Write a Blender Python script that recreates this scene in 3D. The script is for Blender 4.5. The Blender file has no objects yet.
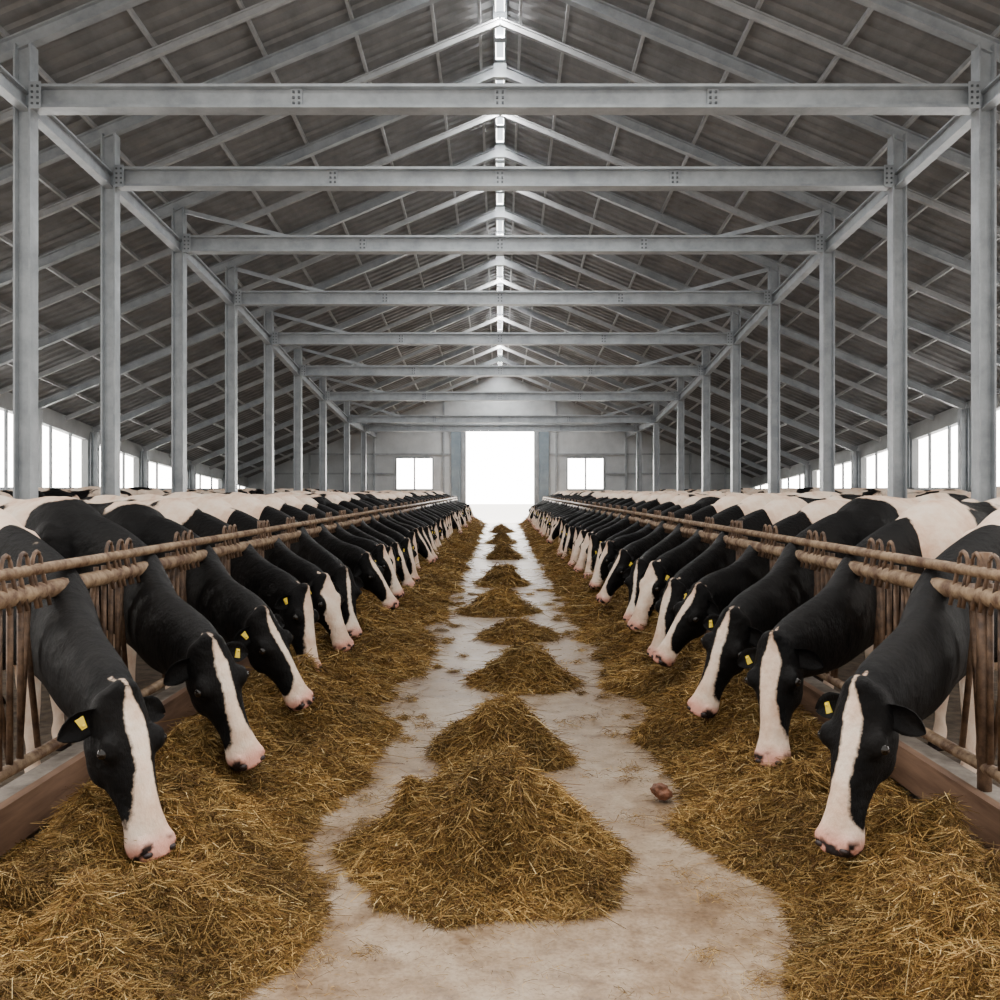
import bpy, bmesh, math, random
import numpy as np
from mathutils import Vector, Matrix, noise
random.seed(7); rng=np.random.default_rng(7)
EYE=1.6
# ---------------------------------------------------------------- materials
def mat(name):
    m=bpy.data.materials.new(name); m.use_nodes=True
    nt=m.node_tree; b=nt.nodes['Principled BSDF']
    return m,nt,b
def ramp(nt,fac,stops):
    r=nt.nodes.new('ShaderNodeValToRGB')
    while len(r.color_ramp.elements)<len(stops): r.color_ramp.elements.new(0.5)
    for e,(p,c) in zip(r.color_ramp.elements,stops):
        e.position=p; e.color=(*c,1)
    nt.links.new(fac,r.inputs[0]); return r
def noise_n(nt,scale,detail=4,rough=.6,sc=(1,1,1)):
    tc=nt.nodes.new('ShaderNodeTexCoord'); mp=nt.nodes.new('ShaderNodeMapping')
    mp.inputs['Scale'].default_value=sc
    nt.links.new(tc.outputs['Object'],mp.inputs[0])
    n=nt.nodes.new('ShaderNodeTexNoise'); n.inputs['Scale'].default_value=scale
    n.inputs['Detail'].default_value=detail; n.inputs['Roughness'].default_value=rough
    nt.links.new(mp.outputs[0],n.inputs['Vector']); return n
def bump(nt,b,h,strength,dist,prev=None):
    bp=nt.nodes.new('ShaderNodeBump'); bp.inputs['Strength'].default_value=strength
    bp.inputs['Distance'].default_value=dist
    if prev: nt.links.new(prev.outputs[0],bp.inputs['Normal'])
    nt.links.new(h,bp.inputs['Height']); nt.links.new(bp.outputs[0],b.inputs['Normal']); return bp
def simple(name,c1,c2,scale,rough=.6,metal=0,bs=.2,bd=.01,sc=(1,1,1),p=(.35,.65)):
    m,nt,b=mat(name); n=noise_n(nt,scale,5,.65,sc)
    r=ramp(nt,n.outputs['Fac'],[(p[0],c1),(p[1],c2)])
    nt.links.new(r.outputs[0],b.inputs['Base Color'])
    b.inputs['Roughness'].default_value=rough; b.inputs['Metallic'].default_value=metal
    bump(nt,b,n.outputs['Fac'],bs,bd); return m
M_steel=simple('galvanised_steel',(.29,.315,.34),(.42,.45,.475),3,.40,.25,.1,.003)
M_steel2=simple('painted_purlin_steel',(.33,.34,.35),(.44,.45,.46),4,.5,.1,.1,.003)
M_bolt=simple('bolt_steel',(.08,.09,.1),(.16,.17,.18),30,.4,.6)
M_roof=simple('roof_sheet',(.175,.177,.182),(.265,.265,.268),2.2,.5,.2,.15,.01,(1,.3,1))
M_wall=simple('wall_panel',(.50,.53,.55),(.62,.65,.67),1.5,.7,0,.1,.01)
M_lowwall=simple('concrete_wall',(.22,.21,.2),(.34,.33,.31),2,.8,0,.2,.01)
M_doorpaint=simple('door_blue_grey_paint',(.20,.26,.31),(.28,.34,.39),2,.5,0,.1,.01)
M_rail=simple('rusty_rail_pipe',(.085,.04,.02),(.29,.20,.12),11,.5,.15,.5,.005,p=(.38,.62))
M_rod=simple('rusty_headlock_bar',(.045,.023,.013),(.19,.112,.065),14,.6,.15,.4,.003,p=(.36,.7))
M_plank=simple('rusty_plank',(.075,.036,.02),(.25,.145,.09),6,.75,0,.5,.006,(1,.15,1.5))
M_conc=simple('curb_concrete',(.12,.10,.085),(.27,.235,.2),7,.85,0,.5,.01)
M_bed=simple('pen_bedding_floor',(.045,.032,.022),(.14,.105,.07),9,.9,0,.6,.03)
M_clod=simple('dung_clod',(.06,.022,.01),(.20,.075,.035),12,.7,0,.6,.01)
M_tag=simple('yellow_ear_tag',(.70,.50,.02),(.80,.60,.04),5,.5)
M_eye,nt,b=mat('cow_eye'); b.inputs['Base Color'].default_value=(.006,.004,.003,1); b.inputs['Roughness'].default_value=.08
M_nostril,nt,b=mat('nostril'); b.inputs['Base Color'].default_value=(.02,.01,.01,1); b.inputs['Roughness'].default_value=.5
# floor
M_floor,nt,b=mat('concrete_floor')
n1=noise_n(nt,1.1,8,.72); n2=noise_n(nt,5.5,6,.72); n3=noise_n(nt,55,3,.6)
r1=ramp(nt,n1.outputs['Fac'],[(.32,(.16,.10,.052)),(.44,(.26,.185,.118)),(.56,(.34,.265,.19)),(.7,(.39,.325,.255))])
r2=ramp(nt,n2.outputs['Fac'],[(.34,(.42,.32,.22)),(.48,(.8,.74,.66)),(.62,(1,1,1))])
mx=nt.nodes.new('ShaderNodeMix'); mx.data_type='RGBA'; mx.blend_type='MULTIPLY'; mx.inputs[0].default_value=.88
nt.links.new(r1.outputs[0],mx.inputs[6]); nt.links.new(r2.outputs[0],mx.inputs[7])
r3=ramp(nt,n3.outputs['Fac'],[(.35,(.6,.53,.44)),(.55,(1,1,1))])
mx2=nt.nodes.new('ShaderNodeMix'); mx2.data_type='RGBA'; mx2.blend_type='MULTIPLY'; mx2.inputs[0].default_value=.6
nt.links.new(mx.outputs[2],mx2.inputs[6]); nt.links.new(r3.outputs[0],mx2.inputs[7])
nt.links.new(mx2.outputs[2],b.inputs['Base Color'])
rr=ramp(nt,n2.outputs['Fac'],[(.3,(.30,.30,.30)),(.7,(.55,.55,.55))]); nt.links.new(rr.outputs[0],b.inputs['Roughness'])
bump(nt,b,n2.outputs['Fac'],.25,.01)
M_ground=simple('bright_gravel',(.65,.63,.6),(.8,.78,.75),3,.9)
# hay
def haymat(name,strand):
    m,nt,b=mat(name)
    if strand:
        at=nt.nodes.new('ShaderNodeAttribute'); at.attribute_name='Col'
        nt.links.new(at.outputs['Color'],b.inputs['Base Color'])
    else:
        n=noise_n(nt,30,6,.75)
        r=ramp(nt,n.outputs['Fac'],[(.3,(.022,.010,.003)),(.5,(.12,.064,.017)),(.7,(.29,.175,.055))])
        nt.links.new(r.outputs[0],b.inputs['Base Color']); bump(nt,b,n.outputs['Fac'],.9,.03)
    b.inputs['Roughness'].default_value=.8
    b.inputs['Specular IOR Level'].default_value=.25
    return m
M_hay=haymat('hay_bed',False); M_straw=haymat('hay_strand',True)
# cow coat
M_coat,nt,b=mat('holstein_coat')
at=nt.nodes.new('ShaderNodeAttribute'); at.attribute_name='coat'
sp=nt.nodes.new('ShaderNodeSeparateColor'); nt.links.new(at.outputs['Color'],sp.inputs[0])
n=noise_n(nt,28,5,.7)
ma=nt.nodes.new('ShaderNodeMath'); ma.operation='MULTIPLY_ADD'; ma.inputs[1].default_value=.20; 
nt.links.new(n.outputs['Fac'],ma.inputs[0]); 
sb=nt.nodes.new('ShaderNodeMath'); sb.operation='SUBTRACT'; sb.inputs[1].default_value=.10
nt.links.new(sp.outputs[0],sb.inputs[0]); nt.links.new(sb.outputs[0],ma.inputs[2])
nl=noise_n(nt,4,6,.7)
cw=ramp(nt,nl.outputs['Fac'],[(.3,(.66,.42,.29)),(.5,(.82,.63,.49)),(.65,(.88,.75,.63))])
rw=ramp(nt,ma.outputs[0],[(.46,(0,0,0)),(.54,(1,1,1))])
nb=ramp(nt,nl.outputs['Fac'],[(.35,(.0015,.0015,.002)),(.7,(.006,.0052,.005))])
m1=nt.nodes.new('ShaderNodeMix'); m1.data_type='RGBA'
nt.links.new(rw.outputs[0],m1.inputs[0]); nt.links.new(nb.outputs[0],m1.inputs[6]); nt.links.new(cw.outputs[0],m1.inputs[7])
m2=nt.nodes.new('ShaderNodeMix'); m2.data_type='RGBA'; m2.inputs[7].default_value=(.66,.27,.21,1)
nt.links.new(sp.outputs[1],m2.inputs[0]); nt.links.new(m1.outputs[2],m2.inputs[6])
m3=nt.nodes.new('ShaderNodeMix'); m3.data_type='RGBA'; m3.inputs[7].default_value=(.02,.014,.013,1)
nt.links.new(sp.outputs[2],m3.inputs[0]); nt.links.new(m2.outputs[2],m3.inputs[6])
nt.links.new(m3.outputs[2],b.inputs['Base Color']); b.inputs['Roughness'].default_value=.60
b.inputs['Specular IOR Level'].default_value=.11
nm_=noise_n(nt,9,3,.5); nf=noise_n(nt,85,4,.75,(1,1,.3))
bp0=bump(nt,b,nm_.outputs['Fac'],.55,.04); bump(nt,b,nf.outputs['Fac'],.6,.008,bp0)
# ---------------------------------------------------------------- mesh builder
class MB:
    def __init__(s): s.v=[];s.f=[];s.m=[];s.sm=[]
    def add(s,vs,fs,mi=0,smooth=False):
        o=len(s.v); s.v+= [tuple(x) for x in vs]
        for f in fs: s.f.append([i+o for i in f]); s.m.append(mi); s.sm.append(smooth)
    def box(s,a,b,mi=0):
        x0,y0,z0=a;x1,y1,z1=b
        vs=[(x0,y0,z0),(x1,y0,z0),(x1,y1,z0),(x0,y1,z0),(x0,y0,z1),(x1,y0,z1),(x1,y1,z1),(x0,y1,z1)]
        s.add(vs,[(0,3,2,1),(4,5,6,7),(0,1,5,4),(1,2,6,5),(2,3,7,6),(3,0,4,7)],mi)
    def bar(s,p,q,w,h,mi=0,up=(0,0,1),oz=0,ow=0):
        p=Vector(p);q=Vector(q);d=(q-p).normalized();up=Vector(up)
        r=d.cross(up).normalized();u=r.cross(d)
        p=p+u*oz+r*ow;q=q+u*oz+r*ow
        vs=[p-r*w/2-u*h/2,p+r*w/2-u*h/2,p+r*w/2+u*h/2,p-r*w/2+u*h/2,
            q-r*w/2-u*h/2,q+r*w/2-u*h/2,q+r*w/2+u*h/2,q-r*w/2+u*h/2]
        s.add(vs,[(3,2,1,0),(4,5,6,7),(0,1,5,4),(1,2,6,5),(2,3,7,6),(3,0,4,7)],mi)
    def ibeam(s,p,q,w,h,mi=0,up=(0,0,1),t=.025):
        s.bar(p,q,t,h-2*t,mi,up)
        s.bar(p,q,w,t,mi,up,oz=(h-t)/2); s.bar(p,q,w,t,mi,up,oz=-(h-t)/2)
    def tube(s,pts,r,mi=0,n=8):
        pts=[Vector(p) for p in pts]; vs=[];fs=[]
        for i,p in enumerate(pts):
            d=(pts[min(i+1,len(pts)-1)]-pts[max(i-1,0)]).normalized()
            u=Vector((0,0,1)) if abs(d.z)<.9 else Vector((1,0,0))
            a=d.cross(u).normalized();c=a.cross(d)
            for k in range(n):
                t=2*math.pi*k/n; vs.append(p+(a*math.cos(t)+c*math.sin(t))*r)
        for i in range(len(pts)-1):
            for k in range(n):
                a=i*n+k;b_=i*n+(k+1)%n; fs.append((a,b_,b_+n,a+n))
        fs.append(tuple(range(n-1,-1,-1))); fs.append(tuple((len(pts)-1)*n+k for k in range(n)))
        s.add(vs,fs,mi,True)
    def obj(s,name,mats,parent=None):
        me=bpy.data.meshes.new(name); me.from_pydata(s.v,[],s.f)
        me.polygons.foreach_set('material_index',s.m); me.polygons.foreach_set('use_smooth',s.sm)
        for m in mats: me.materials.append(m)
        me.update(); o=bpy.data.objects.new(name,me); bpy.context.collection.objects.link(o)
        if parent: o.parent=parent
        return o
# ---------------------------------------------------------------- building
FD=[5.9,8.8,11.5,14,17,20.3,23.6,27,30.8,35.6,40,44]
FZ=[5.15,5.1,4.99,4.84,4.63,4.32,3.96,3.57,3.2,2.8,2.75,2.7]
FR=[8.65,8.6,8.49,8.34,8.13,7.85,7.5,7.1,6.7,6.35,6.05,5.75]
def tz(y): return EYE+float(np.interp(y,FD,FZ))
def rz(y): return EYE+float(np.interp(y,FD,FR))
SL=.42; XW=12.3; YE=44.0; YS=7.6
CX=.06
def roofz(x,y): return rz(y)-SL*abs(x)
mb=MB(); mb.box((-14,-3,-.2),(14,YE+.2,0)); mb.obj('floor',[M_floor])
mb=MB(); mb.box((-60,YE+.2,-.25),(60,YE+60,-.02)); mb.obj('ground',[M_ground])
for sd in (-1,1):
    mb=MB(); a,b_=sorted((sd*2.185,sd*(XW-.01))); mb.box((a,1.0,0),(b_,YE-.1,.012)); mb.obj('pen_bedding',[M_bed])
# roof sheets (real corrugation)
mb=MB()
ys=[];zo=[];y=YS
while y<YE+.3:
    for dy,dz in ((0,0),(.11,0),(.15,.045),(.26,.045)): ys.append(y+dy);zo.append(dz)
    y+=.30
for sd in (-1,1):
    vs=[];fs=[]
    xs=[.10,3,6,9,XW+.5]
    for yy,dz in zip(ys,zo):
        for x in xs: vs.append((sd*x,yy,roofz(x,yy)+.02+dz))
    k=len(xs)
    for i in range(len(ys)-1):
        for j in range(k-1):
            a=i*k+j; f=(a,a+1,a+k+1,a+k); fs.append(f if sd<0 else f[::-1])
    mb.add(vs,fs)
mb.obj('ceiling',[M_roof])
# purlins
mb=MB()
for sd in (-1,1):
    for x in (.35,1.1,2.3,3.65,4.9,6.3,7.5,8.8,10.1,11.4):
        for i in range(len(FD)-1):
            a,b_=FD[i],FD[i+1]
            if b_<YS: continue
            a=max(a,YS)
            mb.bar((sd*x,a,roofz(x,a)-.05),(sd*x,b_,roofz(x,b_)-.05),.05,.07)
mb.obj('roof_purlins',[M_steel2])
# longitudinal eave ties
mb=MB()
for sd in (-1,1):
    for i in range(1,len(FD)-1):
        a,b_=FD[i],FD[i+1]
        mb.ibeam((CX+sd*6.12,a,tz(a)-.04),(CX+sd*6.12,b_,tz(b_)-.04),.14,.24)
mb.obj('longitudinal_beams',[M_steel])
# frames
def rafter(mb,y,w,h,drop):
    for sd in (-1,1):
        mb.ibeam((0,y,roofz(0,y)-drop),(sd*(XW-.1),y,roofz(XW-.1,y)-drop),w,h,t=.02)
for i in range(1,len(FD)-1):
    y=FD[i]; mb=MB(); z=tz(y)
    for sd in (-1,1):
        xc=CX+sd*6.12
        mb.ibeam((xc,y,0),(xc,y,roofz(6.12,y)-.25),.2,.22,0,up=(1,0,0))
        mb.box((xc-.2,y-.2,0),(xc+.2,y+.2,.03))
        if i>=4: mb.bar((CX+sd*6.0,y,roofz(6,y)-.35),(CX+sd*3.9,y,z+.1),.06,.08)
        mb.ibeam((sd*(XW-.15),y,0),(sd*(XW-.15),y,roofz(XW,y)-.2),.2,.2,0,up=(1,0,0))
        px=CX+sd*5.93
        mb.box((px-.07,y-.14,z-.17),(px+.07,y-.125,z+.17))
        for bx in (-.035,.035):
            for bz in (-.11,-.035,.035,.11):
                mb.box((px+bx-.013,y-.155,z+bz-.013),(px+bx+.013,y-.14,z+bz+.013),1)
    mb.ibeam((CX-6,y,z),(CX+6,y,z),.24,.30,t=.035)
    for cx in (-2.65,0,2.65):
        cc=cx+(CX if cx else 0)
        mb.box((cc-.07,y-.05,z-.115),(cc+.07,y-.012,z+.115))
        for bx in (-.035,.035):
            for bz in (-.07,0,.07): mb.box((cc+bx-.014,y-.075,z+bz-.014),(cc+bx+.014,y-.05,z+bz+.014),1)
    rafter(mb,y,.13,.19,.20)
    mb.box((-.12,y-.07,roofz(0,y)-.36),(.12,y+.07,roofz(0,y)-.1))
    mb.obj('steel_portal_frame',[M_steel,M_bolt])
mb=MB()
for i in range(1,len(FD)-1):
    rafter(mb,(FD[i]+FD[i+1])/2,.08,.12,.17)
mb.obj('secondary_rafters',[M_steel2])
# ridge skylight
M_sky,nt,b=mat('ridge_light_sheet'); b.inputs['Base Color'].default_value=(.8,.85,.9,1)
b.inputs['Emission Color'].default_value=(.88,.95,1,1); b.inputs['Emission Strength'].default_value=2
mb=MB()
for i in range(1,len(FD)-1):
    a,b_=FD[i],FD[i+1]
    mb.bar((0,a+.1,rz(a)+.0),(0,b_-.1,rz(b_)+.0),.14,.02)
    for sx in (-.10,.10): mb.bar((sx,a,rz(a)-.03),(sx,b_,rz(b_)-.03),.04,.12,1)
    n_=4
    for k in range(n_):
        yy=a+(b_-a)*k/n_; mb.box((-.10,yy-.09,rz(yy)-.06),(.10,yy+.09,rz(yy)-.04),1)
mb.obj('ridge_skylight',[M_sky,M_steel])
# side walls
SILL=1.62
for sd,nm in ((-1,'wall_left'),(1,'wall_right')):
    mb=MB(); x0=sd*XW; x1=sd*(XW+.2); xa,xb=min(x0,x1),max(x0,x1)
    mb.box((xa,YS,0),(xb,YE,SILL))
    for i in range(len(FD)-1):
        a,b_=max(FD[i],YS),FD[i+1]
        if b_<=YS: continue
        za,zb=roofz(XW,a),roofz(XW,b_)
        vs=[(xa,a,za-.45),(xb,a,za-.45),(xb,b_,zb-.45),(xa,b_,zb-.45),(xa,a,za+.0),(xb,a,za+.0),(xb,b_,zb+.0),(xa,b_,zb+.0)]
        mb.add(vs,[(0,3,2,1),(4,5,6,7),(0,1,5,4),(1,2,6,5),(2,3,7,6),(3,0,4,7)],1)
        mb.box((xa,a-.14,SILL),(xb,a+.14,za-.44),1)
    mb.obj(nm,[M_lowwall,M_wall])
    mb=MB()
    for i in range(len(FD)-1):
        a,b_=max(FD[i],YS),FD[i+1]
        if b_<=YS: continue
        for k in (1,2):
            yy=a+(b_-a)*k/3; mb.box((sd*(XW+.05)-.03,yy-.04,SILL),(sd*(XW+.05)+.03,yy+.04,roofz(XW,yy)-.44))
        mb.box((sd*(XW)-.06,a,SILL-.03),(sd*(XW)+.06,b_,SILL+.05))
    mb.obj('window_1' if sd<0 else 'window_2',[M_steel])
# back wall with door + 2 windows
mb=MB(); DW=1.66; DH=EYE+2.95; W0,W1=3.28,5.08; WB,WT=EYE+.02,EYE+1.58
y0,y1=YE,YE+.2
def wb(xa,xb,za,zb): mb.box((xa,y0,za),(xb,y1,zb))
wb(-XW-.2,-W1,0,WT); wb(W1,XW+.2,0,WT)
for s in (-1,1):
    a,b_=sorted((s*DW,s*W0)); wb(a,b_,0,WT)
    a,b_=sorted((s*W0,s*W1)); wb(a,b_,0,WB)
for s in (-1,1):
    zt=lambda x: max(WT,roofz(x,YE)+.02)
    xs=[DW,3,5,7,9,11,XW+.2]
    for p,q in zip(xs[:-1],xs[1:]):
        vs=[(s*p,y0,WT),(s*q,y0,WT),(s*q,y0,zt(q)),(s*p,y0,zt(p)),(s*p,y1,WT),(s*q,y1,WT),(s*q,y1,zt(q)),(s*p,y1,zt(p))]
        mb.add(vs,[(0,1,2,3),(7,6,5,4),(3,2,6,7),(0,4,5,1)])
    vs=[(0,y0,DH),(s*DW,y0,DH),(s*DW,y0,zt(DW)),(0,y0,zt(0)),(0,y1,DH),(s*DW,y1,DH),(s*DW,y1,zt(DW)),(0,y1,zt(0))]
    mb.add(vs,[(0,1,2,3),(7,6,5,4),(3,2,6,7),(0,4,5,1)])
mb.obj('wall_back',[M_wall])
mb=MB()
for x in (-11,-9.3,-7.6,-6.15,-2.75,2.75,6.15,7.6,9.3,11): mb.box((x-.05,YE-.08,0),(x+.05,YE,roofz(x,YE)-.05))
for z in (EYE+.8,EYE+1.75,EYE+3.05): 
    xm=min(XW-.05,(rz(YE)-z-.1)/SL)
    if z<DH-.1:
        for s in (-1,1):
            a,b_=sorted((s*(W1+.1 if z<WT else DW+.75),s*xm)); mb.box((a,YE-.07,z-.04),(b_,YE-.001,z+.04))
    else: mb.box((-xm,YE-.2,z+.15),(xm,YE-.16,z+.25))
mb.obj('wall_girts',[M_steel])
mb=MB()
for s in (-1,1):
    a,b_=sorted((s*DW,s*(DW+.22))); mb.box((a,YE-.14,0),(b_,YE-.001,DH+.2))
    a,b_=sorted((s*(DW+.24),s*(DW+.72))); mb.box((a,YE-.12,.05),(b_,YE-.03,DH),1)
mb.box((-DW-.75,YE-.16,DH),(DW+.75,YE-.001,DH+.22))
mb.obj('door_1',[M_steel,M_doorpaint])
for k,s in enumerate((-1,1)):
    mb=MB(); a,b_=sorted((s*W0,s*W1))
    for x in (a,b_,(a+b_)/2): mb.box((x-.04,YE-.05,WB),(x+.04,YE+.05,WT))
    mb.box((a,YE-.049,WB-.04),(b_,YE+.049,WB+.04)); mb.box((a,YE-.049,WT-.04),(b_,YE+.049,WT+.04))
    mb.obj('window_%d'%(3+k),[M_steel])
# ---------------------------------------------------------------- feed barrier
XB=2.1; Y0=4.35; NC=39; YB=YE-.9
for sd in (-1,1):
    mb=MB(); X=sd*XB
    mb.tube([(X-sd*.03,2.4,1.245),(X-sd*.03,YB,1.245)],.026)
    mb.tube([(X-sd*.03,2.4,1.145),(X-sd*.03,YB,1.145)],.041,n=12)
    mb.tube([(X,2.4,.40),(X,YB,.40)],.028)
    for k in range(-1,NC-1):
        y=Y0+k
        far=k>12; n=5 if far else 8
        for oy in (.33,.42,.505,.59):
            mb.tube([(X,y+oy,.38),(X,y+oy,1.2)],.0145,1,n)
        mb.tube([(X,y+.31,1.16),(X,y+.22,.75),(X,y+.29,.40)],.0145,1,n)
        mb.tube([(X+sd*.03,y+.36,1.16),(X+sd*.03,y+.56,.40)],.013,1,n)
        mb.tube([(X+sd*.02,y-.36,1.16),(X+sd*.02,y-.22,.42)],.0145,1,n)
        mb.tube([(X+sd*.02,y-.30,1.16),(X+sd*.02,y-.38,.42)],.014,1,n)
        for oy in (.42,-.33,.56):
            pts=[]
            for t in range(7):
                an=math.pi*t/6; pts.append((X-sd*.03,y+oy-.04*math.cos(an),1.26+.065*math.sin(an)))
            pts=[(X-sd*.07,y+oy-.04,1.08)]+pts+[(X-sd*.07,y+oy+.04,1.08)]
            mb.tube(pts,.010,1,n)
    yy=3.9 if sd>0 else 7.9
    while yy<YB:
        mb.tube([(X+sd*.0,yy,0),(X,yy,1.33)],.030,1,10); mb.tube([(X-.055,yy,1.145),(X+.055,yy,1.145)],.052,1,10)
        yy+=4
    mb.obj('feed_barrier',[M_rail,M_rod])
    mb=MB(); a,b_=sorted((sd*2.02,sd*2.18))
    mb.box((a,2.0,0),(b_,YE-.5,.30),0)
    a,b_=sorted((sd*1.975,sd*2.02)); 
    y=2.0
    while y<YE-.6:
        y2=min(y+2.95,YE-.6); mb.box((a,y,.15),(b_,y2,.335),1); y+=3
    mb.obj('feed_curb',[M_conc,M_plank])
# cow variants (needed here so the hay is nosed hollow under the muzzles)
specs=[(-1.02,3,4,.013,.03,1.0,.15,.79),(-1.08,4,-8,.014,.05,.8,.3,.81,.2,-.04),(-.78,5,14,.015,.03,1.3,-.1,.82,.10,-.12),(-.97,6,-2,.013,.07,.9,.2,.79,.13),
 (-1.07,7,8,.016,.04,.6,.1,.84,.26,-.02),(-.86,8,-14,.016,.06,1.2,.35,.79,.06,-.16),(-.95,11,3,.018,.03,2.2,.4,.83,.2,-.1),(-.90,14,10,.018,.05,.75,-.1,.86,.3,.0),(-1.12,17,-16,.02,.0,.45,.25,.80,.12,-.2),(-.74,20,22,.02,.08,1.5,.1,.87,.22,.02)]
seqL=[0,1,4,2,6,8,7,9,5,1,3,2]; seqR=[3,5,1,7,0,6,8,4,9,3,2,6]
def muz(sd):
    out=[]
    for k in range(12):
        s=specs[(seqL if sd<0 else seqR)[k]]; out.append((XB-.66-s[4]-.15,Y0+k+s[0]-.02))
    return out
# ---------------------------------------------------------------- hay
def mesh_np(name,V,F,mats,col=None,smooth=False):
    me=bpy.data.meshes.new(name); nv=len(V); nf=len(F); k=F.shape[1]
    me.vertices.add(nv); me.vertices.foreach_set('co',V.astype(np.float32).ravel())
    me.loops.add(nf*k); me.loops.foreach_set('vertex_index',F.astype(np.int32).ravel())
    me.polygons.add(nf); me.polygons.foreach_set('loop_start',np.arange(0,nf*k,k,dtype=np.int32))
    me.polygons.foreach_set('loop_total',np.full(nf,k,dtype=np.int32))
    if smooth: me.polygons.foreach_set('use_smooth',np.ones(nf,dtype=bool))
    me.update(calc_edges=True); me.validate()
    if col is not None:
        ca=me.color_attributes.new('Col','FLOAT_COLOR','POINT'); ca.data.foreach_set('color',col.astype(np.float32).ravel())
    for m in mats: me.materials.append(m)
    o=bpy.data.objects.new(name,me); bpy.context.collection.objects.link(o); return o
def strands(P,scale,flat=False):
    N=len(P); sc=scale.reshape(-1,1)
    th=rng.uniform(0,2*np.pi,N); tilt=rng.normal(.10,.5,N)*(0 if flat else 1)
    d=np.stack([np.cos(th)*np.cos(tilt),np.sin(th)*np.cos(tilt),np.sin(tilt)],1)
    L=(rng.uniform(.03,.085,N)+.05*(rng.random(N)>.9)).reshape(-1,1)*sc
    w=rng.uniform(.0008,.0019,N).reshape(-1,1)*sc
    side=np.cross(d,rng.normal(0,1,(N,3))); side/=np.linalg.norm(side,axis=1,keepdims=True)
    bend=rng.normal(0,.45,(N,3))*L; bend[:,2]=-np.abs(bend[:,2])*.6
    p0=P-d*L*.5; p2=P+d*L*.5+bend; p1=P+bend*.1+np.array([0,0,1])*L*.14
    p0[:,2]=np.maximum(p0[:,2],.003); p2[:,2]=np.maximum(p2[:,2],.003); p1[:,2]=np.maximum(p1[:,2],.005)
    V=np.stack([p0-side*w,p0+side*w,p1-side*w,p1+side*w,p2-side*w*.6,p2+side*w*.6],1).reshape(-1,3)
    b=np.arange(N).reshape(-1,1)*6
    F=np.concatenate([b+np.array([[0,1,3,2]]),b+np.array([[2,3,5,4]])],0)
    base=np.array([[.095,.045,.011],[.22,.122,.033],[.36,.218,.066],[.48,.32,.118],[.18,.122,.033],[.62,.46,.22]])
    idx=rng.choice(6,N,p=[.25,.31,.24,.11,.06,.03])
    tone=.9+.3*np.sin(P[:,0]*7+P[:,1]*3.1)*np.sin(P[:,1]*5.3-P[:,0]*2.2)
    c=base[idx]*rng.uniform(.7,1.25,(N,1))*tone.reshape(-1,1); c=np.concatenate([c,np.ones((N,1))],1)
    return V,F,np.repeat(c,6,0)
def scatter(G,dens):
    a=G[:-1,:-1];b_=G[1:,:-1];c=G[:-1,1:]; d=G[1:,1:]
    A=np.linalg.norm(np.cross(b_-a,c-a),axis=2)
    ctr=(a+d)/2
    n=rng.poisson(A*dens(ctr[...,1]))
    I,J=np.nonzero(n); rep=n[I,J]; I=np.repeat(I,rep);J=np.repeat(J,rep)
    u=rng.random((len(I),1));v=rng.random((len(I),1))
    return a[I,J]*(1-u)*(1-v)+b_[I,J]*u*(1-v)+c[I,J]*(1-u)*v+d[I,J]*u*v
def scl(y): return np.clip((y/4.0)**.72,.8,3.2)
def dn(y): return 25000/np.clip(y/3.3,1,20)**1.7
def grid_faces(I,J):
    i,j=np.meshgrid(np.arange(I-1),np.arange(J-1),indexing='ij'); a=(i*J+j).ravel()
    return np.stack([a,a+1,a+J+1,a+J],1)
def fb(x,y,z,o=4): return noise.fractal(Vector((x,y,z)),.9,2.1,o)
def heap_obj(name,G,dens,flip=False):
    I,J,_=G.shape; F=grid_faces(I,J)
    if flip: F=F[:,::-1]
    o=mesh_np(name,G.reshape(-1,3),F,[M_hay],smooth=True)
    P=scatter(G,dens); P[:,2]+=rng.uniform(-.008,.018,len(P))*np.minimum(scl(P[:,1]),1.6)
    V,Fs,C=strands(P,scl(P[:,1])*rng.uniform(.8,1.3,len(P)))
    s=mesh_np('hay_strands',V,Fs,[M_straw],C); s.parent=o
    return o
def clump(x,y,s):
    return fb(x*3.0,y*3.0,s*2,3)*.13+(abs(fb(x*6.5,y*6.5,s*4+9,3))-.18)*.17+fb(x*15,y*15,s+1,2)*.03
for sd,edge in ((-1,.76),(1,.95)):
    rows=[];y=2.0
    while y<YE-1: rows.append(y); y+=.022*max(1,y/3.2)
    MZ=muz(sd)
    J=64; G=np.zeros((len(rows),J,3))
    for i,y in enumerate(rows):
        e=edge+.20*fb(y*1.3,sd*7,0,5)+.05*math.sin(y*2.1+sd)
        mz=[m for m in MZ if abs(m[1]-y)<.5]
        for j in range(J):
            u=j/(J-1); x=e+(1.972-e)*u
            t=min(1,u/.48); prof=t*t*(3-2*t)
            q=min(1,max(0,(u-.64)/.34)); prof*= 1-.68*q*q*(3-2*q)
            amp=.26+.09*fb(y*.9,sd*3,5,2)
            z=prof*(amp+clump(sd*x,y,sd))
            for m in mz: z*=1-.5*math.exp(-((x-m[0])**2+(y-m[1]+.04)**2)/.035)
            z+=(.012 if u>.02 else -.01)+max(0,fb(x*16,y*16,1,2))*.025*min(1,u*6)
            G[i,j]=(sd*x,y,max(z,-.01 if u<.02 else .004))
    heap_obj('hay_windrow',G,dn,flip=(sd<0))
piles=[(-.02,3.92,.60,.42),(.0,5.43,.41,.35),(.19,7.42,.40,.31),(.17,9.72,.39,.17),(-.03,11.72,.44,.27),(.03,15.15,.42,.32),(.07,21.0,.42,.34),(.02,27,.42,.32),(.04,34,.42,.3)]
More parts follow.
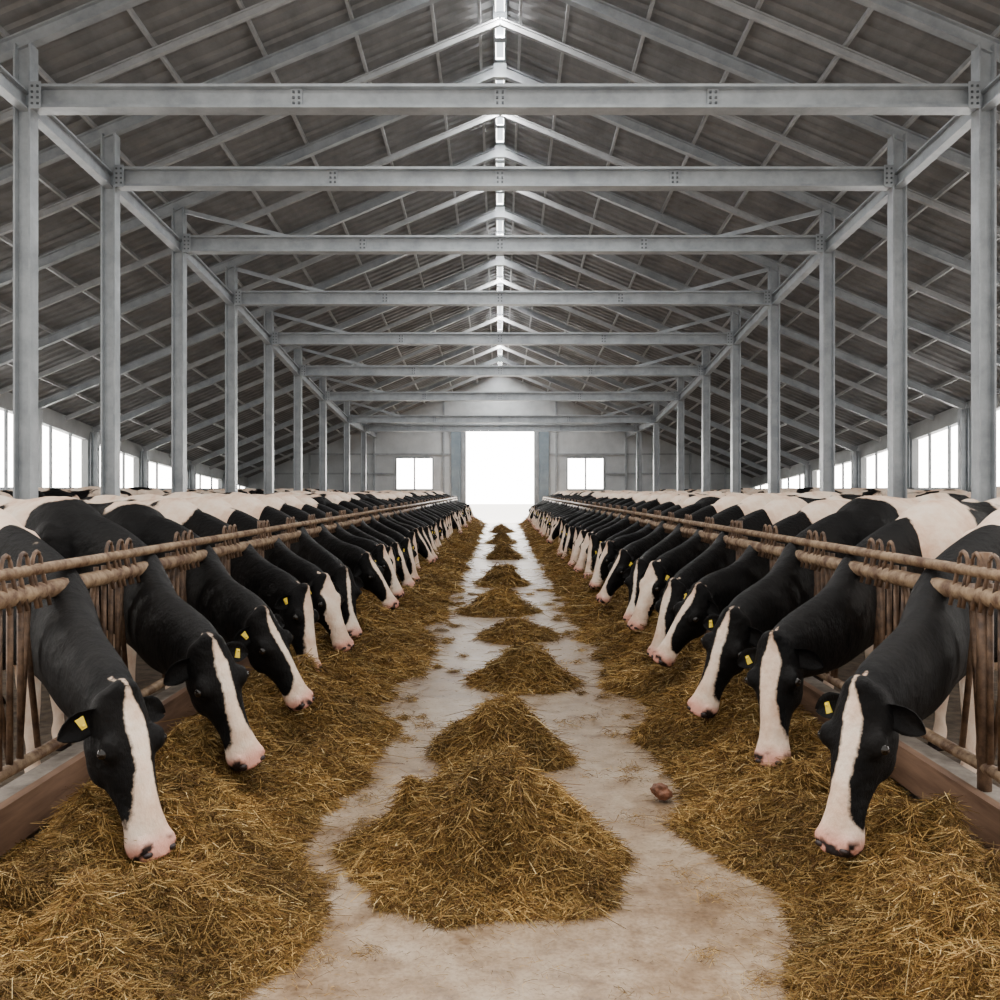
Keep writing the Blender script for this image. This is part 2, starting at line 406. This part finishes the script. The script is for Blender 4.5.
for k,(px,py,R,H) in enumerate(piles):
    I,J=42,92; G=np.zeros((I,J,3)); cs=.8 if k<2 else .45
    for i in range(I):
        r=i/(I-1)
        for j in range(J):
            a=2*math.pi*(j%(J-1))/(J-1); ca,sa=math.cos(a),math.sin(a)
            rr=R*r*(1+.22*fb(ca*1.5+k*5,sa*1.5,k,4))
            x=px+ca*rr*1.05; y=py+sa*rr
            h=H*((1-r)*.25+.75*(.5+.5*math.cos(math.pi*r)))
            G[i,j]=(x,y,max(h+clump(x,y,k+3)*cs*min(1,(1-r)*2.2)*min(1,.35+r*2)+.008,.002) if r<.99 else -.005)
    heap_obj('hay_pile',G,lambda y:dn(y)*1.2)
# loose straw on the floor
N=60000
yy=2.3+ (rng.random(N)**2)*16; xx=rng.uniform(-1.2,1.2,N)
ed=np.where(xx<0,.72,.9)
keep=rng.random(N)<np.clip(np.maximum(np.exp(-np.maximum(ed-np.abs(xx),0)*11)*.8,.03+.25*np.exp(-np.abs(xx)*4)),0,1)*np.where(yy>7,.6,1)
P=np.stack([xx,yy,np.full(N,.006)],1)[keep]
tf=[]
for k in range(110):
    sdx=rng.choice([-1,1]); y=2.5+rng.random()**1.6*12
    x=(-.72 if sdx<0 else .9)+(-sdx)*abs(rng.normal(0,.16)) if rng.random()<.8 else rng.uniform(-.6,.75)
    m=int(rng.integers(20,110)); sg=rng.uniform(.015,.055)
    q=np.stack([rng.normal(x,sg,m),rng.normal(y,sg,m),np.abs(rng.normal(.008,.012,m))],1); tf.append(q)
T=np.concatenate(tf)
V,F,C=strands(P,scl(P[:,1])*.5,True); V[:,2]=np.clip(V[:,2],.002,.01)
V2,F2,C2=strands(T,scl(T[:,1])*.6); V2[:,2]=np.clip(V2[:,2],.002,.06)
mesh_np('loose_straw',np.concatenate([V,V2]),np.concatenate([F,F2+len(V)]),[M_straw],np.concatenate([C,C2]))
# clod
bm=bmesh.new(); bmesh.ops.create_icosphere(bm,subdivisions=4,radius=.05)
for v in bm.verts: v.co*=1+.5*noise.noise(v.co*22)+.15*noise.noise(v.co*60); v.co.z*=.75
me=bpy.data.meshes.new('dung_clod'); bm.to_mesh(me); bm.free(); me.materials.append(M_clod)
o=bpy.data.objects.new('dung_clod',me); o.location=(.83,4.62,.055); bpy.context.collection.objects.link(o)
# ---------------------------------------------------------------- cows
def catmull(keys,n):
    K=[np.array(k,float) for k in keys]; out=[]
    for i in range(len(K)-1):
        p0=K[max(i-1,0)];p1=K[i];p2=K[i+1];p3=K[min(i+2,len(K)-1)]
        for t in np.arange(n)/n:
            out.append(.5*((2*p1)+(-p0+p2)*t+(2*p0-5*p1+4*p2-p3)*t*t+(-p0+3*p1-3*p2+p3)*t**3))
    out.append(K[-1]); return out
def loft(mb,rings,n=20):
    vs=[];fs=[]
    for c,r,u in rings:
        for k in range(n):
            t=2*math.pi*k/n; vs.append(c+r*math.cos(t)+u*math.sin(t))
    m=len(rings)
    for i in range(m-1):
        for k in range(n):
            a=i*n+k;b_=i*n+(k+1)%n; fs.append((a,b_,b_+n,a+n))
    o=len(vs); vs.append(rings[0][0]); vs.append(rings[-1][0])
    for k in range(n):
        fs.append((o,(k+1)%n,k)); fs.append((o+1,(m-1)*n+k,(m-1)*n+(k+1)%n))
    mb.add(vs,fs,0,True)
def limb(mb,keys,n=4,up=Vector((0,0,1)),ns=16):
    pts=catmull(keys,n); C=[Vector(p[:3]) for p in pts]; rings=[]
    for i,p in enumerate(pts):
        d=(C[min(i+1,len(C)-1)]-C[max(i-1,0)]).normalized()
        r=d.cross(up); r.normalize(); u=r.cross(d)
        rings.append((C[i],r*max(p[3],.004),u*max(p[4],.004)))
    loft(mb,rings,ns)
def ball(mb,c,r,ax=None,n=12,mi=0):
    ax=ax or (Vector((1,0,0)),Vector((0,1,0)),Vector((0,0,1)))
    if isinstance(r,(int,float)): r=(r,r,r)
    vs=[];fs=[];m=8
    for i in range(1,m):
        ph=math.pi*i/m
        for k in range(n):
            t=2*math.pi*k/n
            vs.append(c+ax[0]*r[0]*math.sin(ph)*math.cos(t)+ax[1]*r[1]*math.sin(ph)*math.sin(t)+ax[2]*r[2]*math.cos(ph))
    for i in range(m-2):
        for k in range(n): a=i*n+k;b_=i*n+(k+1)%n; fs.append((a,a+n,b_+n,b_))
    o=len(vs); vs.append(c+ax[2]*r[2]); vs.append(c-ax[2]*r[2])
    for k in range(n):
        fs.append((o,k,(k+1)%n)); fs.append((o+1,(m-2)*n+(k+1)%n,(m-2)*n+k))
    mb.add(vs,fs,mi,True)
def sst(a,b_,x):
    t=np.clip((x-a)/(b_-a),0,1); return t*t*(3-2*t)
def make_cow(D,seed,turn,voxel,dx=0.0,blz=1.0,wht=0.0,pz=.80,ax=.16,ay=-.10):
    rnd=random.Random(seed)
    yaw=math.radians(34); bk=Vector((-math.cos(yaw),math.sin(yaw),0)); lat=Vector((math.sin(yaw),math.cos(yaw),0))
    S=Vector((-.40,.27,0)); mb=MB()
    tr=[(-.08,1.02,.10,.16),(.02,1.03,.19,.30),(.18,1.05,.26,.42),(.38,1.075,.285,.455),(.7,1.055,.335,.435),(1.02,1.045,.36,.44),(1.32,1.11,.34,.41),(1.56,1.18,.30,.335),(1.74,1.22,.245,.28),(1.86,1.23,.16,.20),(1.90,1.23,.08,.10)]
    rings=[]
    for s,z,w,h in catmull(tr,4): rings.append((S+bk*s+Vector((0,0,z)),lat*w,Vector((0,0,h))))
    loft(mb,rings,28)
    limb(mb,[(*(S+bk*.2+Vector((0,0,1.44))),.05,.06),(*(S+bk*.5+Vector((0,0,1.48))),.05,.05),(*(S+bk*.9+Vector((0,0,1.455))),.05,.05),(*(S+bk*1.3+Vector((0,0,1.49))),.06,.05),(*(S+bk*1.7+Vector((0,0,1.47))),.06,.05)],4,up=lat)
    for sg in (-1,1):
        ball(mb,S+bk*1.36+lat*sg*.23+Vector((0,0,1.42)),(.10,.09,.085))
        ball(mb,S+bk*1.80+lat*sg*.14+Vector((0,0,1.36)),.075)
        ball(mb,S+bk*.22+lat*sg*.17+Vector((0,0,1.05)),(.20,.14,.34),(bk,lat,Vector((0,0,1))))
        fs=.16+rnd.uniform(-.06,.06)
        P_=lambda s,z,l:tuple(S+bk*s+lat*l+Vector((0,0,z)))
        limb(mb,[(*P_(.2,1.0,sg*.18),.11,.15),(*P_(.14,.8,sg*.19),.095,.12),(*P_(.2,.6,sg*.19),.065,.08),(*P_(fs+.02,.43,sg*.18),.05,.055),(*P_(fs+.02,.36,sg*.18),.045,.048),(*P_(fs,.2,sg*.18),.031,.033),(*P_(fs,.12,sg*.18),.042,.043),(*P_(fs-.03,.06,sg*.18),.046,.05),(*P_(fs-.05,.0,sg*.18),.055,.062)],3,up=bk)
        hs=rnd.uniform(-.08,.08)
        limb(mb,[(*P_(1.58,1.12,sg*.16),.15,.23),(*P_(1.50,.88,sg*.20),.125,.20),(*P_(1.47,.70,sg*.21),.09,.13),(*P_(1.64,.58,sg*.19),.055,.075),(*P_(1.76,.49,sg*.18),.043,.06),(*P_(1.74+hs*.4,.40,sg*.18),.038,.045),(*P_(1.69+hs,.22,sg*.18),.032,.035),(*P_(1.67+hs,.12,sg*.18),.042,.044),(*P_(1.63+hs,.06,sg*.18),.046,.05),(*P_(1.60+hs,.0,sg*.18),.055,.064)],3,up=bk)
    ball(mb,S+bk*1.38+Vector((0,0,.62)),(.20,.17,.15),(bk,lat,Vector((0,0,1))))
    for a in (-.08,.08):
        for c in (-.07,.07): limb(mb,[(*(S+bk*(1.38+a)+lat*c+Vector((0,0,.52))),.02,.02),(*(S+bk*(1.38+a)+lat*c+Vector((0,0,.43))),.014,.014)],2,up=bk)
    T=S+bk*1.9
    limb(mb,[(*(S+bk*1.76+Vector((0,0,1.44))),.05,.04),(*(T+bk*.03+Vector((0,0,1.38))),.035,.03),(*(T+bk*.06+Vector((0,0,1.1))),.022,.022),(*(T+bk*.05+Vector((0,0,.75))),.018,.018),(*(T+bk*.04+Vector((0,0,.6))),.04,.04),(*(T+bk*.03+Vector((0,0,.42))),.02,.02)],4,up=lat)
    # neck + head
    P=Vector((.66+dx,D+.10,pz))
    a=Vector((ax,ay,-.53)).normalized()
    n=Vector((math.cos(math.radians(-38+turn)),math.sin(math.radians(-38+turn)),.25)); n=(n-a*n.dot(a)).normalized(); L=a.cross(n)
    nb=P-n*.10+a*.06
    nk=[(*(S+bk*.25+Vector((0,0,1.10))),.17,.34),(*(S+bk*.02+Vector((0,0,1.07))),.18,.335),(-.17,.10,1.00,.172,.30),(0.03,D*.07,.89,.15,.265),(.27,D*.42,.82,.122,.225),(*(nb*.72+Vector((.27,D*.42,.83))*.28+Vector((0,0,.02))),.104,.17),(*nb,.090,.11)]
    limb(mb,nk,5,ns=24)
    hd=[(-.075,.05,.04),(-.05,.085,.075),(.03,.110,.106),(.11,.124,.126),(.18,.116,.126),(.27,.088,.110),(.36,.070,.089),(.44,.072,.077),(.505,.088,.075),(.55,.082,.068),(.58,.05,.045)]
    rings=[]
    for t,w,h in catmull(hd,4):
        rings.append((P+a*t-n*h*1.0,L*w,n*h))
    loft(mb,rings,24)
    for sg in (-1,1):
        ball(mb,P+a*.15+L*sg*.098-n*.042,(.055,.040,.036),(a,L,n))
        ball(mb,P+a*.19+L*sg*.055-n*.17,(.10,.055,.07),(a,L,n))
        ball(mb,P+a*.525+L*sg*.052-n*.035,.034)
    ball(mb,P-a*.05-n*.03,(.05,.06,.045),(a,L,n))
    ball(mb,P+a*.53-n*.122,(.05,.06,.035),(a,L,n))
    o=mb.obj('tmp',[M_coat])
    r=o.modifiers.new('r','REMESH'); r.mode='VOXEL'; r.voxel_size=voxel; r.use_smooth_shade=True
    sm=o.modifiers.new('s','SMOOTH'); sm.factor=.5; sm.iterations=4
    dg=bpy.context.evaluated_depsgraph_get(); me0=bpy.data.meshes.new_from_object(o.evaluated_get(dg))
    nv=len(me0.vertices); V=np.zeros(nv*3,np.float32); me0.vertices.foreach_get('co',V); V=V.reshape(-1,3)
    V[:,2]=np.maximum(V[:,2],0.013)
    faces=[list(p.vertices) for p in me0.polygons]
    bpy.data.objects.remove(o)
    ex=MB()
    for sg in (-1,1):
        base=P+a*.015+L*sg*.085-n*.075
        dirv=(L*sg*1.0+a*.38-n*.42).normalized(); fn=(n+a*.1); fn=(fn-dirv*fn.dot(dirv)).normalized(); wv=dirv.cross(fn)
        secs=[(0,.026),(.025,.038),(.06,.050),(.095,.050),(.125,.038),(.15,.020),(.162,.004)]
        vs=[];fs=[]; m=7
        for layer,off in ((0,0),(1,-.010)):
            for t,w in secs:
                for k in range(m):
                    u=-1+2*k/(m-1); vs.append(base+dirv*t+wv*w*u+fn*(off-.028*(1-u*u)*(1-t/.25)))
        ns=len(secs)
        for i in range(ns-1):
            for k in range(m-1):
                q=i*m+k; fs.append((q,q+1,q+m+1,q+m)); q2=q+ns*m; fs.append((q2+m,q2+m+1,q2+1,q2))
            for k in (0,m-1):
                q=i*m+k; fs.append((q,q+m,q+m+ns*m,q+ns*m))
        ex.add(vs,fs,0,True)
        ball(ex,P+a*.16+L*sg*.123-n*.043,.022,mi=1)
        ball(ex,P+a*.555+L*sg*.048-n*.018,(.012,.020,.014),(a,L,n),mi=2)
        if sg==(1 if seed%2 else -1):
            c=base+dirv*.07+fn*.012
            vs=[c+wv*x+fn*zz+dirv*y_ for zz in (0,.005) for x,y_ in ((-.012,-.010),(-.012,.010),(.032,.015),(.032,-.017))]
            ex.add(vs,[(0,1,2,3),(7,6,5,4),(0,4,5,1),(1,5,6,2),(2,6,7,3),(3,7,4,0)],3)
            ball(ex,c+fn*.008,.006,mi=3)
    nb0=nv; allV=np.concatenate([V,np.array([tuple(v) for v in ex.v],np.float32)])
    me=bpy.data.meshes.new('cow_mesh')
    me.from_pydata(allV.tolist(),[],faces+[[i+nb0 for i in f] for f in ex.f])
    mi=[0]*len(faces)+ex.m; me.polygons.foreach_set('material_index',mi); me.polygons.foreach_set('use_smooth',[True]*len(faces)+[x!=3 for x in ex.m])
    for m in (M_coat,M_eye,M_nostril,M_tag): me.materials.append(m)
    A=allV; rel=A-np.array(S); s=rel@np.array(bk); l=rel@np.array(lat); z=A[:,2]
    so=seed*13.7
    nz=np.array([noise.noise(Vector((s_*2.3+so,l_*1.9+so*.3,z_*1.9)))+.35*noise.noise(Vector((s_*5+so,l_*5,z_*5))) for s_,l_,z_ in zip(s,l,z)])
    f=nz*2.0+.14+wht
    f+=1.6*sst(.72,.52,z)
    patch=np.exp(-((s-.28)/.2)**2)*(.85 if seed%3!=1 else -.4); f+=patch*sst(.7,.9,z)
    f-=2.4*sst(.10+.10*math.sin(seed*2.1),-.04+.08*math.sin(seed*2.1),s)*sst(.45,.6,z)
    rp=A-np.array(P); t=rp@np.array(a); ll=rp@np.array(L); dn_=rp@np.array(n)
    inh=(t>-.14)&(t<.72)&(np.abs(ll)<.2)&(dn_>-.33)&(dn_<.1)&(s<-.1)
    wid=np.interp(t,[-.06,0,.07,.23,.37,.44,.49,.57],[.004,.022,.042,.034,.045,.062,.10,.14])*np.interp(t,[0,.37,.47],[blz,blz,1])
    off=.009*np.sin(t*12+seed)
    bl=(wid-np.abs(ll-off))*14; bl=np.where(dn_>-.09-.25*sst(.40,.47,t),bl,-1.0)
    f=np.where(inh,np.clip(bl,-1,1),f)
    isear=np.zeros(len(A),bool); isear[nb0:]=True; f=np.where(isear,-1,f)
    R=np.clip(.5+f*.5,0,1)
    hn=np.array([noise.noise(Vector((x*20+so,y*20,q*20))) for x,y,q in A])
    pink=np.where(inh,sst(.46,.54,t)*.8,0)
    ud=np.exp(-(((s-1.38)/.22)**2+((z-.58)/.17)**2))*.7*(s>1); pink=np.maximum(pink,ud)
    pink=np.where(isear,0,pink)
    blk=np.where(inh&~isear,sst(.50,.53,t)*sst(.0,.12,hn+.25*(dn_<-.09)),0)
    blk=np.maximum(blk,sst(.09,.06,z)*1.0)
    col=np.stack([R,pink,blk,np.ones_like(R)],1)
    ca=me.color_attributes.new('coat','FLOAT_COLOR','POINT'); ca.data.foreach_set('color',col.astype(np.float32).ravel())
    return me
meshes=[make_cow(*s) for s in specs]; NM=len(meshes)
def put(mesh,loc,sx,rot=0,sc=1.0):
    o=bpy.data.objects.new('cow',mesh); o.location=loc; o.scale=(sx*sc,sc,sc); o.rotation_euler=(0,0,rot); bpy.context.collection.objects.link(o)
for k in range(NC-1):
    y=Y0+k
    r=random.Random(k)
    put(meshes[seqL[k%12] if k<12 else r.randrange(NM)],(-XB+r.uniform(-.03,.03)*(k>1),y+r.uniform(-.04,.04)*(k>3),0),1,0,r.uniform(.99,1.03))
    put(meshes[seqR[k%12] if k<12 else r.randrange(NM)],(XB+r.uniform(-.03,.03)*(k>1),y+r.uniform(-.04,.04)*(k>3),0),-1,0,r.uniform(.99,1.03))
for k in range(16):
    r=random.Random(100+k); y=9+k*2.0
    put(meshes[r.randrange(NM)],(-8.9,y,0),-1,0,r.uniform(1.02,1.08))
    put(meshes[r.randrange(NM)],(8.9,y+.6,0),1,0,r.uniform(1.02,1.08))
# ---------------------------------------------------------------- light
w=bpy.data.worlds.new('World'); bpy.context.scene.world=w; w.use_nodes=True
nt=w.node_tree; bg=nt.nodes['Background']; bg.inputs[0].default_value=(1,.962,.905,1)
tc=nt.nodes.new('ShaderNodeTexCoord'); sx=nt.nodes.new('ShaderNodeSeparateXYZ'); nt.links.new(tc.outputs['Generated'],sx.inputs[0])
mr=nt.nodes.new('ShaderNodeMapRange'); mr.interpolation_type='SMOOTHSTEP'
mr.inputs['From Min'].default_value=-.1; mr.inputs['From Max'].default_value=.75; mr.inputs['To Min'].default_value=1.7; mr.inputs['To Max'].default_value=19
nt.links.new(sx.outputs['Y'],mr.inputs[0]); nt.links.new(mr.outputs[0],bg.inputs[1])
for i in range(1,len(FD)-1):
    a,b_=FD[i],FD[i+1]; yc=(a+b_)/2
    ld=bpy.data.lights.new('ridge_daylight','AREA'); ld.shape='RECTANGLE'; ld.size=.14; ld.size_y=b_-a-.3; ld.energy=100*(b_-a); ld.color=(1,.985,.96)
    lo=bpy.data.objects.new('ridge_daylight',ld); lo.location=(0,yc,rz(yc)-.07); bpy.context.collection.objects.link(lo)
cam=bpy.data.cameras.new('Camera'); co=bpy.data.objects.new('Camera',cam); bpy.context.collection.objects.link(co)
co.location=(0,0,EYE); co.rotation_euler=(math.pi/2,0,0); cam.lens=32.4; cam.sensor_width=36
cam.shift_x=0.0; cam.shift_y=-.010; cam.clip_end=500
bpy.context.scene.camera=co
